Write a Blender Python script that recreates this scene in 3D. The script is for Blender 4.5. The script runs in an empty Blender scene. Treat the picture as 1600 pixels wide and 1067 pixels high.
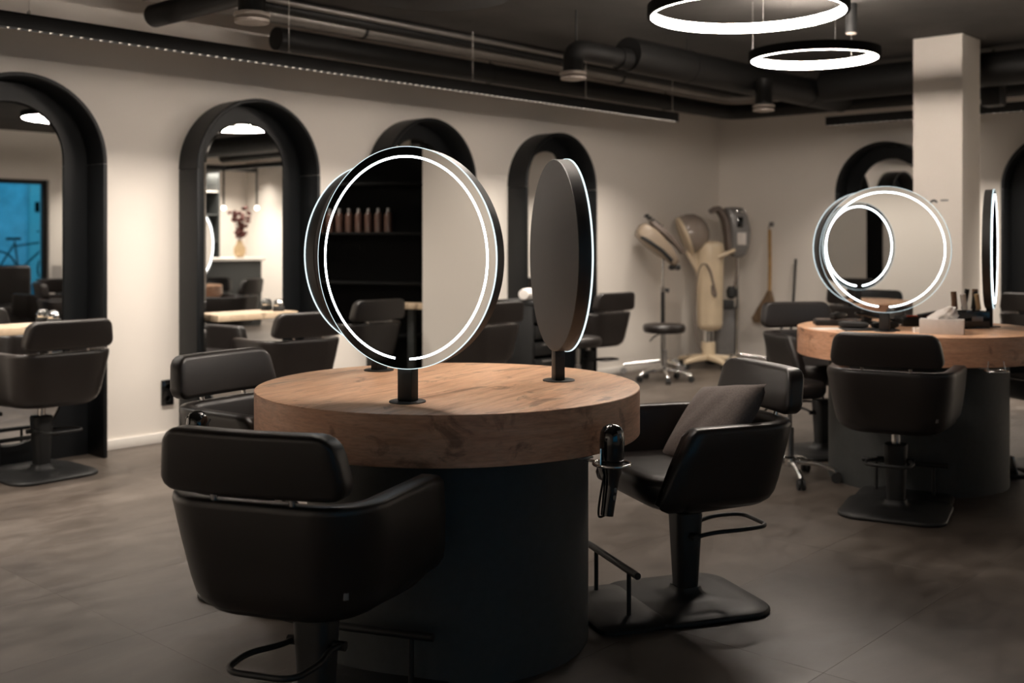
import bpy, bmesh, math, random
from mathutils import Vector, Matrix
R = math.radians
PI = math.pi
rnd = random.Random(7)
sc = bpy.context.scene
col = sc.collection

# ------------------------------------------------------------------ camera
cd = bpy.data.cameras.new('camera'); cam = bpy.data.objects.new('camera', cd); col.objects.link(cam)
cam.location = (0, 0, 1.24); cam.rotation_euler = (R(90), 0, R(-47.65))
cd.sensor_width = 36; cd.lens = 38.25; cd.shift_y = -0.1003; cd.clip_start = .02
cd.dof.use_dof = True; cd.dof.focus_distance = 3.15; cd.dof.aperture_fstop = 2.8
sc.camera = cam

# ------------------------------------------------------------------ exposure, world (dusk sky)
sc.view_settings.view_transform = 'Standard'; sc.view_settings.look = 'None'
sc.view_settings.exposure = 0.0; sc.view_settings.gamma = 1; sc.view_settings.use_curve_mapping = False
wd = bpy.data.worlds.new('dusk'); sc.world = wd; wd.use_nodes = True
bg = wd.node_tree.nodes['Background']; bg.inputs[0].default_value = (.035, .26, .42, 1); bg.inputs[1].default_value = 2.8

def area(name, loc, rot, sx, sy, power, color=(1, .88, .76), spread=180):
    l = bpy.data.lights.new(name, 'AREA'); l.shape = 'RECTANGLE'; l.size = sx; l.size_y = sy
    l.energy = power; l.color = color; l.spread = R(spread)
    o = bpy.data.objects.new(name, l); o.location = loc; o.rotation_euler = rot; col.objects.link(o)
    return o
WARM = (1, .90, .79)
TRACK_Y, TRACK_Z = 5.30, 2.29
area('track_light_left', (2.7, TRACK_Y, TRACK_Z - .042), (0, 0, 0), 10.4, .04, 190, WARM, 116)
area('track_light_back', (9.1, .95, TRACK_Z - .042), (0, 0, R(90)), 7.0, .04, 130, WARM, 116)
area('track_light_front', (8.3, -2.0, TRACK_Z - .042), (0, 0, 0), 2.6, .04, 55, WARM, 125)
area('track_light_side', (-1.55, 2.2, TRACK_Z - .042), (0, 0, R(90)), 3.6, .04, 34, WARM, 125)

# ------------------------------------------------------------------ node materials
def newmat(name):
    m = bpy.data.materials.new(name); m.use_nodes = True
    nt = m.node_tree; b = nt.nodes['Principled BSDF']
    return m, nt, b
def N(nt, t, **k):
    n = nt.nodes.new(t)
    for a, v in k.items():
        if a.startswith('i_'): n.inputs[int(a[2:])].default_value = v
        else: setattr(n, a, v)
    return n
def c4(c): return (c[0], c[1], c[2], 1)
def srgb(r, g, b):
    f = lambda v: (v/255/12.92) if v/255 <= .04045 else ((v/255+.055)/1.055)**2.4
    return (f(r), f(g), f(b))
def ramp(nt, fac, stops):
    r = nt.nodes.new('ShaderNodeValToRGB')
    el = r.color_ramp.elements
    while len(el) < len(stops): el.new(.5)
    for e, (p, c) in zip(el, stops): e.position = p; e.color = c4(c)
    nt.links.new(fac, r.inputs[0]); return r.outputs[0]
def bump(nt, b, h, strength, dist=.01):
    n = N(nt, 'ShaderNodeBump'); n.inputs['Strength'].default_value = strength; n.inputs['Distance'].default_value = dist
    nt.links.new(h, n.inputs['Height']); nt.links.new(n.outputs[0], b.inputs['Normal'])
def noise(nt, vec, scale, detail=4, rough=.55, dist=0):
    n = N(nt, 'ShaderNodeTexNoise'); n.inputs['Scale'].default_value = scale; n.inputs['Detail'].default_value = detail
    n.inputs['Roughness'].default_value = rough; n.inputs['Distortion'].default_value = dist
    if vec is not None: nt.links.new(vec, n.inputs['Vector'])
    return n.outputs[0]
def plain(name, c, rough=.5, metal=0, var=.08, scale=30, bmp=0, coat=0, spec=.5):
    """base colour broken up by a fine noise, optional relief"""
    m, nt, b = newmat(name)
    tc = N(nt, 'ShaderNodeTexCoord').outputs['Object']
    f = noise(nt, tc, scale)
    lo = tuple(v*(1-var) for v in c); hi = tuple(min(1, v*(1+var)) for v in c)
    nt.links.new(ramp(nt, f, [(.3, lo), (.7, hi)]), b.inputs['Base Color'])
    b.inputs['Roughness'].default_value = rough; b.inputs['Metallic'].default_value = metal
    b.inputs['Coat Weight'].default_value = coat; b.inputs['Specular IOR Level'].default_value = spec
    if bmp: bump(nt, b, f, bmp, .002)
    return m
def emit(name, c, s):
    m = bpy.data.materials.new(name); m.use_nodes = True; nt = m.node_tree; nt.nodes.clear()
    e = N(nt, 'ShaderNodeEmission'); e.inputs[0].default_value = c4(c); e.inputs[1].default_value = s
    o = N(nt, 'ShaderNodeOutputMaterial'); nt.links.new(e.outputs[0], o.inputs[0]); return m

M = {}
def leather():
    m, nt, b = newmat('black_leather')
    tc = N(nt, 'ShaderNodeTexCoord').outputs['Object']
    f = noise(nt, tc, 7, 3); g = noise(nt, tc, 420, 2)
    nt.links.new(ramp(nt, f, [(.3, (.0125, .0096, .0086)), (.7, (.0165, .013, .0116))]), b.inputs['Base Color'])
    b.inputs['Roughness'].default_value = .38; b.inputs['Specular IOR Level'].default_value = .5
    bump(nt, b, g, .10, .001); return m
def wallpaint():
    m, nt, b = newmat('white_wall_paint')
    p = N(nt, 'ShaderNodeNewGeometry').outputs['Position']
    f = noise(nt, p, 1.3, 3); g = noise(nt, p, 260, 3)
    nt.links.new(ramp(nt, f, [(.3, (.79, .735, .675)), (.7, (.82, .765, .70))]), b.inputs['Base Color'])
    b.inputs['Roughness'].default_value = .85; bump(nt, b, g, .12, .002); return m
def concrete_ceiling():
    m, nt, b = newmat('dark_concrete_ceiling')
    p = N(nt, 'ShaderNodeNewGeometry').outputs['Position']
    f = noise(nt, p, 1.6, 6, .6); g = noise(nt, p, 45, 5, .6)
    nt.links.new(ramp(nt, f, [(.3, (.034, .031, .028)), (.7, (.062, .056, .050))]), b.inputs['Base Color'])
    b.inputs['Roughness'].default_value = .9; bump(nt, b, g, .35, .006); return m
def floormat():
    m, nt, b = newmat('grey_brown_vinyl')
    p = N(nt, 'ShaderNodeNewGeometry').outputs['Position']
    mp = N(nt, 'ShaderNodeMapping'); mp.inputs['Scale'].default_value = (1, 1.7, 1); nt.links.new(p, mp.inputs[0])
    f = noise(nt, mp.outputs[0], 1.1, 7, .62, .4); g = noise(nt, mp.outputs[0], 6, 6, .65); h = noise(nt, p, 300, 2)
    oi = N(nt, 'ShaderNodeObjectInfo').outputs['Random']
    a = N(nt, 'ShaderNodeMath', operation='MULTIPLY_ADD'); nt.links.new(f, a.inputs[0]); a.inputs[1].default_value = .6
    s = N(nt, 'ShaderNodeMath', operation='MULTIPLY'); nt.links.new(g, s.inputs[0]); s.inputs[1].default_value = .34
    nt.links.new(s.outputs[0], a.inputs[2])
    a2 = N(nt, 'ShaderNodeMath', operation='MULTIPLY_ADD'); nt.links.new(oi, a2.inputs[0]); a2.inputs[1].default_value = .05; nt.links.new(a.outputs[0], a2.inputs[2])
    nt.links.new(ramp(nt, a2.outputs[0], [(.34, (.036, .027, .021)), (.5, (.077, .0615, .050)), (.64, (.126, .105, .089))]), b.inputs['Base Color'])
    nt.links.new(ramp(nt, g, [(.3, (.38,)*3), (.7, (.52,)*3)]), b.inputs['Roughness'])
    bump(nt, b, h, .08, .001); return m
def woodmat(name, dark, mid, light, rim=False):
    m, nt, b = newmat(name)
    tc = N(nt, 'ShaderNodeTexCoord').outputs['Object']
    if rim:   # grain runs round the band: angle and height
        sx = N(nt, 'ShaderNodeSeparateXYZ'); nt.links.new(tc, sx.inputs[0])
        at = N(nt, 'ShaderNodeMath', operation='ARCTAN2'); nt.links.new(sx.outputs[1], at.inputs[0]); nt.links.new(sx.outputs[0], at.inputs[1])
        cx = N(nt, 'ShaderNodeCombineXYZ'); nt.links.new(at.outputs[0], cx.inputs[0]); nt.links.new(sx.outputs[2], cx.inputs[1])
        src = cx.outputs[0]; scl = (1.0, 9, 1); rot = 0
    else:
        src = tc; scl = (1.0, 9, 1); rot = R(8)
    mp = N(nt, 'ShaderNodeMapping'); mp.inputs['Scale'].default_value = scl; mp.inputs['Rotation'].default_value = (0, 0, rot); nt.links.new(src, mp.inputs[0])
    f = noise(nt, mp.outputs[0], 2.4, 8, .62, .6)
    g = noise(nt, mp.outputs[0], 16, 5, .6)
    mp2 = N(nt, 'ShaderNodeMapping'); mp2.inputs['Scale'].default_value = (2.2, 5, 2); mp2.inputs['Rotation'].default_value = (0, 0, rot); mp2.inputs['Location'].default_value = (3.3, 1.7, 0); nt.links.new(src, mp2.inputs[0])
    k = noise(nt, mp2.outputs[0], 1.6, 5, .6, 1.2)
    c = ramp(nt, f, [(.3, dark), (.47, mid), (.7, light)])
    fine = ramp(nt, g, [(.35, (.78,)*3), (.6, (1.06,)*3)])
    mx = N(nt, 'ShaderNodeMix', data_type='RGBA', blend_type='MULTIPLY'); mx.inputs[0].default_value = .7
    nt.links.new(c, mx.inputs[6]); nt.links.new(fine, mx.inputs[7])
    kn = ramp(nt, k, [(.34, (.38, .34, .31)), (.43, (1, 1, 1))])
    mx2 = N(nt, 'ShaderNodeMix', data_type='RGBA', blend_type='MULTIPLY'); mx2.inputs[0].default_value = .8
    nt.links.new(mx.outputs[2], mx2.inputs[6]); nt.links.new(kn, mx2.inputs[7])
    nt.links.new(mx2.outputs[2], b.inputs['Base Color']); b.inputs['Roughness'].default_value = .42
    bump(nt, b, g, .08, .002); return m
def glassmat():
    m = bpy.data.materials.new('window_glass'); m.use_nodes = True; nt = m.node_tree; nt.nodes.clear()
    t = N(nt, 'ShaderNodeBsdfTransparent'); t.inputs[0].default_value = (.86, .93, .95, 1)
    g = N(nt, 'ShaderNodeBsdfGlossy'); g.inputs['Roughness'].default_value = .02
    fr = N(nt, 'ShaderNodeFresnel'); fr.inputs[0].default_value = 1.45
    mx = N(nt, 'ShaderNodeMixShader'); nt.links.new(fr.outputs[0], mx.inputs[0]); nt.links.new(t.outputs[0], mx.inputs[1]); nt.links.new(g.outputs[0], mx.inputs[2])
    o = N(nt, 'ShaderNodeOutputMaterial'); nt.links.new(mx.outputs[0], o.inputs[0]); return m
def strawmat():
    m, nt, b = newmat('straw')
    tc = N(nt, 'ShaderNodeTexCoord').outputs['Object']
    mp = N(nt, 'ShaderNodeMapping'); mp.inputs['Scale'].default_value = (120, 120, 3); nt.links.new(tc, mp.inputs[0])
    f = noise(nt, mp.outputs[0], 1, 3)
    nt.links.new(ramp(nt, f, [(.3, (.09, .055, .03)), (.7, (.26, .17, .10))]), b.inputs['Base Color']); b.inputs['Roughness'].default_value = .8
    bump(nt, b, f, .5, .004); return m

M['leather'] = leather()
M['wall'] = wallpaint()
M['ceiling'] = concrete_ceiling()
M['floor'] = floormat()
M['wood_top'] = woodmat('oak_table_top', (.52, .27, .15), (.76, .44, .262), (.86, .56, .36))
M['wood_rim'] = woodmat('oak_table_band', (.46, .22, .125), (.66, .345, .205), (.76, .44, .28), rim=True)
M['oak'] = woodmat('pale_oak', (.50, .37, .25), (.60, .46, .32), (.68, .54, .39))
M['black'] = plain('black_powder_coat', (.0115, .0118, .012), .5, 0, .1, 60, .05, 0, .4)
M['frame'] = plain('black_arch_lacquer', (.0065, .0074, .0084), .40, 0, .1, 5, 0, 0, .26)
M['matte'] = plain('charcoal_matte', (.038, .041, .040), .62, 0, .1, 40, .05)
M['disc'] = plain('black_disc_casing', (.030, .028, .027), .48, 0, .06, 40)
M['pipeblack'] = plain('black_duct_paint', (.010, .0098, .0095), .55, 0, .15, 8, .1, 0, .35)
M['pipegrey'] = plain('grey_duct_metal', (.26, .245, .23), .36, .7, .12, 5)
M['foam'] = plain('black_acoustic_foam', (.02, .019, .018), .95, 0, .3, 60, .9)
M['rubber'] = plain('black_rubber', (.012, .012, .012), .7)
M['gloss'] = plain('gloss_black_plastic', (.008, .008, .008), .12, 0, .05, 20, 0, .6)
M['chrome'] = plain('chrome', (.75, .74, .72), .14, 1, .03, 10)
M['steel'] = plain('brushed_steel', (.42, .41, .40), .35, 1, .06, 40)
M['mirror'] = plain('mirror_silver', (.88, .885, .88), .0, 1, .005, 2)
M['white'] = plain('white_paint', (.78, .74, .69), .6, 0, .03, 20)
M['beige'] = plain('beige_vent_enamel', (.36, .31, .27), .5, 0, .05, 20)
M['cream'] = plain('cream_enamel', (.62, .50, .35), .32, 0, .05, 6)
M['sand'] = plain('sand_plastic', (.30, .235, .175), .4, 0, .06, 6)
M['hood'] = plain('smoked_plastic_hood', (.27, .22, .185), .22, 0, .1, 5, 0, .4)
M['taupe'] = plain('taupe_plastic', (.16, .125, .105), .4, 0, .1, 8)
M['greyplastic'] = plain('grey_plastic', (.20, .19, .185), .3, 0, .1, 8, 0, .3)
M['cushion'] = plain('grey_brown_cotton', (.125, .102, .093), .9, 0, .18, 140, .5)
M['paper'] = plain('white_paper', (.80, .76, .72), .8, 0, .03, 30)
M['card'] = plain('pale_printed_card', (.60, .55, .51), .6, 0, .06, 25)
M['brush'] = plain('brown_bristle', (.22, .13, .08), .8, 0, .3, 90)
M['strawhandle'] = plain('bamboo', (.40, .235, .09), .5, 0, .2, 12)
M['straw'] = strawmat()
M['red'] = plain('orange_red_plastic', (.45, .07, .03), .4)
M['flower'] = plain('dried_red_flower', (.10, .03, .024), .9, 0, .5, 30)
M['tan'] = plain('tan_plastic', (.5, .36, .2), .5)
M['bottle'] = plain('amber_product_bottle', (.05, .024, .017), .3, 0, .4, 9)
M['bluewall'] = plain('street_plaster', (.62, .66, .70), .9, 0, .2, 3, .2)
M['asphalt'] = plain('asphalt', (.08, .085, .09), .9, 0, .3, 40, .4)
M['joint'] = plain('floor_joint', (.05, .041, .034), .9)
M['glass'] = glassmat()
M['void'] = plain('dull_black_laminate', (.004, .004, .0039), .75, 0, .1, 20, 0, 0, .08)
M['led'] = emit('led_cold_white', (.86, .95, 1.0), 11)
M['edge'] = emit('edge_lit_glass', (.80, .96, 1.0), 1.25)
M['ring'] = emit('ring_lamp_diffuser', (1, .88, .77), 150)
M['bulb'] = emit('pendant_bulb', (1, .92, .82), 7)
M['strip'] = emit('track_led', (1, .9, .8), 9)

# ------------------------------------------------------------------ mesh builder
class MB:
    def __init__(s): s.v = []; s.f = []
    def add(s, vs, fs, mat=None):
        o = len(s.v)
        s.v += [tuple(mat @ Vector(p)) if mat else tuple(p) for p in vs]
        s.f += [tuple(i+o for i in f) for f in fs]; return s
    def box(s, c, d, bev=0, mat=None, seg=2):
        bm = bmesh.new(); bmesh.ops.create_cube(bm, size=1)
        for v in bm.verts: v.co = Vector((v.co.x*d[0], v.co.y*d[1], v.co.z*d[2])) + Vector(c)
        if bev: bmesh.ops.bevel(bm, geom=bm.edges[:], offset=bev, segments=seg, profile=.5, affect='EDGES')
        bm.verts.index_update()
        s.add([v.co.copy() for v in bm.verts], [[v.index for v in f.verts] for f in bm.faces], mat); bm.free(); return s
    def loft(s, rings, cap=(True, True), closed=True, mat=None):
        n = len(rings[0]); vs = [p for r in rings for p in r]; fs = []
        for k in range(len(rings)-1):
            for i in range(n if closed else n-1):
                j = (i+1) % n; fs.append((k*n+i, k*n+j, (k+1)*n+j, (k+1)*n+i))
        if cap[0]: fs.append(tuple(range(n))[::-1])
        if cap[1]: fs.append(tuple((len(rings)-1)*n+i for i in range(n)))
        return s.add(vs, fs, mat)
    def lathe(s, prof, seg=32, mat=None, cap=(True, True)):
        rings = [[(r*math.cos(2*PI*i/seg), r*math.sin(2*PI*i/seg), z) for i in range(seg)] for r, z in prof]
        return s.loft(rings, cap, True, mat)
    def cyl(s, p0, p1, r0, r1=None, seg=16):
        r1 = r0 if r1 is None else r1
        p0, p1 = Vector(p0), Vector(p1); q = (p1-p0).to_track_quat('Z', 'Y').to_matrix().to_4x4(); q.translation = p0
        return s.lathe([(r0, 0), (r1, (p1-p0).length)], seg, q)
    def tube(s, pts, r, seg=10, closed=False):
        P = [Vector(p) for p in pts]; n = len(P); rings = []; up = None
        for i in range(n):
            a = P[i-1] if (i > 0 or closed) else P[i]; b = P[(i+1) % n] if (i < n-1 or closed) else P[i]
            t = (b-a).normalized()
            if up is None:
                up = Vector((0, 0, 1)) if abs(t.z) < .9 else Vector((1, 0, 0))
            u = (up - t*up.dot(t)).normalized(); up = u; w = t.cross(u)
            rr = r[i] if isinstance(r, (list, tuple)) else r
            rings.append([tuple(P[i] + (u*math.cos(2*PI*k/seg) + w*math.sin(2*PI*k/seg))*rr) for k in range(seg)])
        if closed: rings.append(rings[0]); return s.loft(rings, (False, False))
        return s.loft(rings)
    def prism(s, out, y0, y1, mat=None):
        """outline in x-z, pushed along y"""
        a = [(x, y0, z) for x, z in out]; b = [(x, y1, z) for x, z in out]
        return s.loft([a, b], (True, True), True, mat)
    def slab(s, out, z0, z1, mat=None):
        return s.loft([[(x, y, z0) for x, y in out], [(x, y, z1) for x, y in out]], (True, True), True, mat)
    def build(s, name, m, parent=None, loc=None, rot=None, ang=38, smooth=True):
        me = bpy.data.meshes.new(name); me.from_pydata(s.v, [], s.f)
        bm = bmesh.new(); bm.from_mesh(me); bmesh.ops.remove_doubles(bm, verts=bm.verts[:], dist=1e-6)
        bmesh.ops.recalc_face_normals(bm, faces=bm.faces[:]); bm.to_mesh(me); bm.free()
        if smooth:
            me.shade_smooth(); me.set_sharp_from_angle(angle=R(ang))
        me.materials.append(m)
        o = bpy.data.objects.new(name, me); col.objects.link(o)
        if parent: o.parent = parent
        if loc: o.location = loc
        if rot: o.rotation_euler = rot
        return o
def rr(hx, hy, r, n=6, cx=0, cy=0):
    out = []
    for (sx, sy, a0) in ((1, 1, 0), (-1, 1, 90), (-1, -1, 180), (1, -1, 270)):
        for k in range(n+1):
            a = R(a0 + 90*k/n); out.append((cx + sx*(hx-r) + r*math.cos(a), cy + sy*(hy-r) + r*math.sin(a)))
    return out
def arcpts(c, r, a0, a1, n): return [(c[0]+r*math.cos(R(a0+(a1-a0)*k/n)), c[1]+r*math.sin(R(a0+(a1-a0)*k/n))) for k in range(n+1)]
def smoothpath(pts, r=.06, n=6):
    P = [Vector(p) for p in pts]; out = [P[0]]
    for i in range(1, len(P)-1):
        a = P[i] + (P[i-1]-P[i]).normalized()*min(r, (P[i-1]-P[i]).length*.45); b = P[i] + (P[i+1]-P[i]).normalized()*min(r, (P[i+1]-P[i]).length*.45)
        for k in range(n+1):
            t = k/n; out.append(a*(1-t)**2 + P[i]*2*t*(1-t) + b*t*t)
    out.append(P[-1]); return out
def spline(pts, n=8):
    P = [Vector(p) for p in pts]; P = [P[0]*2-P[1]] + P + [P[-1]*2-P[-2]]; out = []
    for i in range(1, len(P)-2):
        for k in range(n):
            t = k/n; a, b, c, d = P[i-1:i+3]
            out.append(.5*((2*b) + (c-a)*t + (2*a-5*b+4*c-d)*t*t + (3*b-a-3*c+d)*t**3))
    out.append(P[-2]); return out
def tag(o, label=None, cat=None, group=None, kind=None):
    for k, v in (('label', label), ('category', cat), ('group', group), ('kind', kind)):
        if v: o[k] = v
    return o
def thing(name, label, cat, loc=(0, 0, 0), rz=0, group=None):
    o = bpy.data.objects.new(name, None); o.empty_display_size = .1; col.objects.link(o)
    o.location = loc; o.rotation_euler = (0, 0, R(rz)); return tag(o, label, cat, group)
def dup(root, loc, rz, label, group=None):
    r = root.copy(); col.objects.link(r); r.location = loc; r.rotation_euler = (0, 0, R(rz)); r['label'] = label
    if group: r['group'] = group
    for ch in list(root.children):
        c = ch.copy(); col.objects.link(c); c.parent = r
        for g in list(ch.children):
            d = g.copy(); col.objects.link(d); d.parent = c
    return r
def struct(o): o['kind'] = 'structure'; return o

# ------------------------------------------------------------------ room shell
X0, X1, Y0, Y1, H = -2.9, 9.85, -2.6, 6.05, 2.68
fl = struct(MB().box(((X0+X1)/2, (Y0+Y1)/2, -.06), (X1-X0+.4, Y1-Y0+.4, .108)).build('floor', M['joint']))
tx, ty = (X1-X0)/11, .5767
tb = MB().box((0, 0, -.004), (tx-.0006, ty-.0006, .008), .0003, seg=1).build('floor_tile', M['floor'], fl, smooth=False)
first = True
for j in range(15):
    for i in range(11):
        o = tb if first else tb.copy()
        if not first: col.objects.link(o)
        first = False
        o.location = (X0 + tx*(i+.5), Y0 + ty*(j+.5), 0)
struct(MB().box(((X0+X1)/2, (Y0+Y1)/2, H+.1), (X1-X0+.4, Y1-Y0+.4, .2)).build('ceiling', M['ceiling']))
struct(MB().box(((X0+X1)/2, Y1+.1, H/2), (X1-X0+.4, .2, H)).build('wall_left', M['wall']))
struct(MB().box((X1+.1, (Y0+Y1)/2, H/2), (.2, Y1-Y0, H)).build('wall_back', M['wall']))
WX0, WX1, WZ0, WZ1 = 5.05, 6.71, .30, 2.04
VX0, VX1 = -1.95, 2.3
w = MB()
for xa, xb in ((X0, VX0), (VX1, WX0), (WX1, X1)): w.box(((xa+xb)/2, Y0-.15, H/2), (xb-xa, .3, H))
for xa, xb in ((VX0, VX1), (WX0, WX1)):
    w.box(((xa+xb)/2, Y0-.15, WZ0/2), (xb-xa, .3, WZ0)); w.box(((xa+xb)/2, Y0-.15, (WZ1+H)/2), (xb-xa, .3, H-WZ1))
struct(w.build('wall_right', M['wall'], smooth=False))
struct(MB().box((X0-.1, (Y0+Y1)/2, H/2), (.2, Y1-Y0, H)).build('wall_near', M['void']))
struct(MB().box(((-2.2+X0)/2, (Y0+4.25)/2, H/2), (-2.2-X0, 4.25-Y0, H)).build('wall_partition', M['wall']))
def window(name, xa, xb):
    wf = MB()
    for x in (xa+.03, (xa+xb)/2, xb-.03): wf.box((x, Y0-.10, (WZ0+WZ1)/2), (.06, .07, WZ1-WZ0), .004)
    for z in (WZ0+.03, WZ1-.03): wf.box(((xa+xb)/2, Y0-.10, z), (xb-xa, .068, .06), .004)
    wn = struct(wf.build(name, M['black']))
    for k in (0, 1): MB().box((xa+(xb-xa)*(.25+.5*k), Y0-.10, (WZ0+WZ1)/2), ((xb-xa)/2-.06, .008, WZ1-WZ0-.1)).build('window_pane', M['glass'], wn)
window('window_1', WX0, WX1); window('window_2', VX0, VX1)
struct(MB().box((4.5, Y1-.007, .03), (10.6, .014, .06), .002).build('baseboard_left', M['white']))
struct(MB().box((X1-.007, (Y0+Y1)/2, .03), (.014, Y1-Y0-.05, .06), .002).build('baseboard_back', M['white']))
struct(MB().box((7.925, 2.975, H/2), (.35, .35, H), .004).build('pillar', M['wall']))
# what the window looks out on
struct(MB().box((5, -8, .15), (40, 9, .4)).build('street_pavement', M['asphalt']))
t = thing('street_facade', 'pale plaster building front across the street, seen in the left arch mirror', 'building', (5, -9.7, .35))
MB().box((0, 0, 3), (30, .4, 6)).build('front', M['bluewall'], t); MB().box((4.62, .24, 3), (.34, .12, 6), .01).build('pier', M['white'], t)
MB().box((4.62, .31, 1.52), (.16, .03, .2), .004).build('sign_box', M['void'], t)

# ------------------------------------------------------------------ arch mirror stations
def arch_out(h, z1, z0=0, n=28): return [(-h, z0), (h, z0)] + [(h*math.cos(R(180*k/n)), z1 + h*math.sin(R(180*k/n))) for k in range(n+1)]
def make_arch(label):
    t = thing('arch_mirror', label, 'mirror', group='arched mirror stations')
    ho, hi, zs, dep = .465, .44, 1.665, .21
    for s in (1, -1):
        MB().box((s*(ho+hi)/2, -dep/2, (zs-.001)/2), (ho-hi, dep, zs-.001), .005).build('side_panel', M['frame'], t)
    n = 40; rings = []
    for k in range(n+1):
        a = R(180*k/n); c, s_ = math.cos(a), math.sin(a); e = .005
        pr = [(hi, -e), (hi, -dep+e), (hi+e, -dep), (ho-e, -dep), (ho, -dep+e), (ho, 0), (hi, 0)]
        rings.append([(r*c, y, zs + .001 + r*s_) for r, y in pr])
    MB().loft(rings).build('arch_hoop', M['frame'], t)
    MB().prism(arch_out(hi-.001, zs, 0), -.02, -.002).build('back_panel', M['frame'], t)
    hm = .30
    out = arcpts((0, .405), hm, 180, 360, 28) + arcpts((0, zs+.028), hm, 0, 180, 28)
    def inset(d): return arcpts((0, .405), hm-d, 180, 360, 28) + arcpts((0, zs+.028), hm-d, 0, 180, 28)
    mb = MB(); mb.loft([[(x, -.0205, z) for x, z in out], [(x, -.0235, z) for x, z in out], [(x, -.0265, z) for x, z in inset(.012)]])
    mb.build('mirror_glass', M['mirror'], t, ang=5)
    MB().box((0, -.105, .745), (.60, .15, .04), .002).build('shelf', M['oak'], t)
    return t
A = [(2.545, 'black arched wall mirror at the left edge with a blue window reflected in it'),
     (4.045, 'black arched wall mirror beside the wall socket, two small pendant lamps reflected in it'),
     (5.545, 'black arched wall mirror mostly hidden behind the nearest round lit mirror'),
     (7.045, 'black arched wall mirror behind the edge-on round mirror, last on the left wall')]
arch = make_arch(A[0][1]); arch.location = (A[0][0], Y1, 0)
for x, lb in A[1:]: dup(arch, (x, Y1, 0), 0, lb)
dup(arch, (X1, 4.2, 0), -90, 'black arched wall mirror on the back wall, left of the white pillar')
dup(arch, (X1, 2.7, 0), -90, 'black arched wall mirror cut by the right edge, right of the white pillar')

# ------------------------------------------------------------------ round tables
def make_table(label, loc):
    t = thing('round_table', label, 'table', loc, 0, 'round styling tables')
    MB().lathe([(.40, .738), (.596, .738), (.5985, .7795), (.597, .78)], 128).build('tabletop', M['wood_top'], t, rot=(0, 0, R(14)), ang=60)
    n = 128
    MB().lathe([(.55, .6395), (.598, .6395), (.6, .6415), (.6, .7775), (.599, .7785), (.5987, .7785), (.5987, .72), (.55, .70)], n, cap=(False, False)).build('edge_band', M['wood_rim'], t, rot=(0, 0, R(100)))
    MB().lathe([(.44, 0), (.44, .66), (.54, .66), (.54, .737)], 96).build('base_drum', M['matte'], t)
    return t
T1 = (2.408, 2.465, 0); T2 = (5.588, 2.252, 0)
t1 = make_table('round oak-topped table on a charcoal drum in the foreground, bare but for its mirrors', T1)
dup(t1, T2, 40, 'round oak-topped table at right holding tissues, tools and a lit mirror')

# ------------------------------------------------------------------ round lit mirrors
def make_disc(label):
    t = thing('round_mirror', label, 'mirror', group='round lit mirrors on the tables')
    zc, r = .407, .312; q = Matrix.Rotation(R(90), 4, 'X'); q.translation = (0, 0, zc)   # lathe z -> -y
    MB().lathe([(0.0005, -.022), (r-.004, -.022), (r-.002, -.020), (r-.002, .018), (.0005, .018)], 128, q).build('casing', M['disc'], t, ang=30)
    MB().lathe([(0.0005, .018), (r-.0012, .018), (r-.0012, .0235), (.0005, .0235)], 128, q).build('mirror_glass', M['mirror'], t, ang=5)
    rings = []
    for k in range(129):
        a = 2*PI*k/128; rings.append([((r+d)*math.cos(a), y, zc+(r+d)*math.sin(a)) for d, y in ((-.0012, -.0183), (.0006, -.0183), (.0006, -.0238), (-.0012, -.0238))])
    MB().loft(rings, (False, False)).build('lit_glass_edge', M['edge'], t)
    rings = []; g = 5.2
    for k in range(121):
        a = R(-90+g + (360-2*g)*k/120); rings.append([(rr_*math.cos(a), y, zc+rr_*math.sin(a)) for rr_, y in ((.281, -.0236), (.281, -.0244), (.287, -.0244), (.287, -.0236))])
    MB().loft(rings).build('led_ring', M['led'], t)
    MB().box((0, .002, .056), (.05, .032, .104), .002).build('post', M['black'], t)
    MB().lathe([(.052, 0), (.052, .003), (.050, .004), (.0005, .004)], 40).build('foot', M['black'], t)
    return t
ZT = .78
d1 = make_disc('lit round mirror nearest the camera on the foreground table, half dark half white in reflection')
d1.location = (2.07, 2.286, ZT); d1.rotation_euler.z = R(-79.25)
dup(d1, (2.711, 2.266, ZT), 54.95, 'round mirror turned edge-on showing its dark back, right on the foreground table')
dup(d1, (2.499, 2.908, ZT), 182.35, 'round mirror almost hidden behind the nearest lit mirror on the foreground table')
dup(d1, (5.237, 2.271, ZT), -76.2, 'lit round mirror facing the camera on the table at right, behind the black chair')
dup(d1, (5.889, 1.986, ZT), 15.65, 'thin edge-on lit round mirror at the right of the right-hand table')
dup(d1, (5.80, 2.62, ZT), 145, 'round mirror hidden behind the lit one on the right-hand table')

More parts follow.
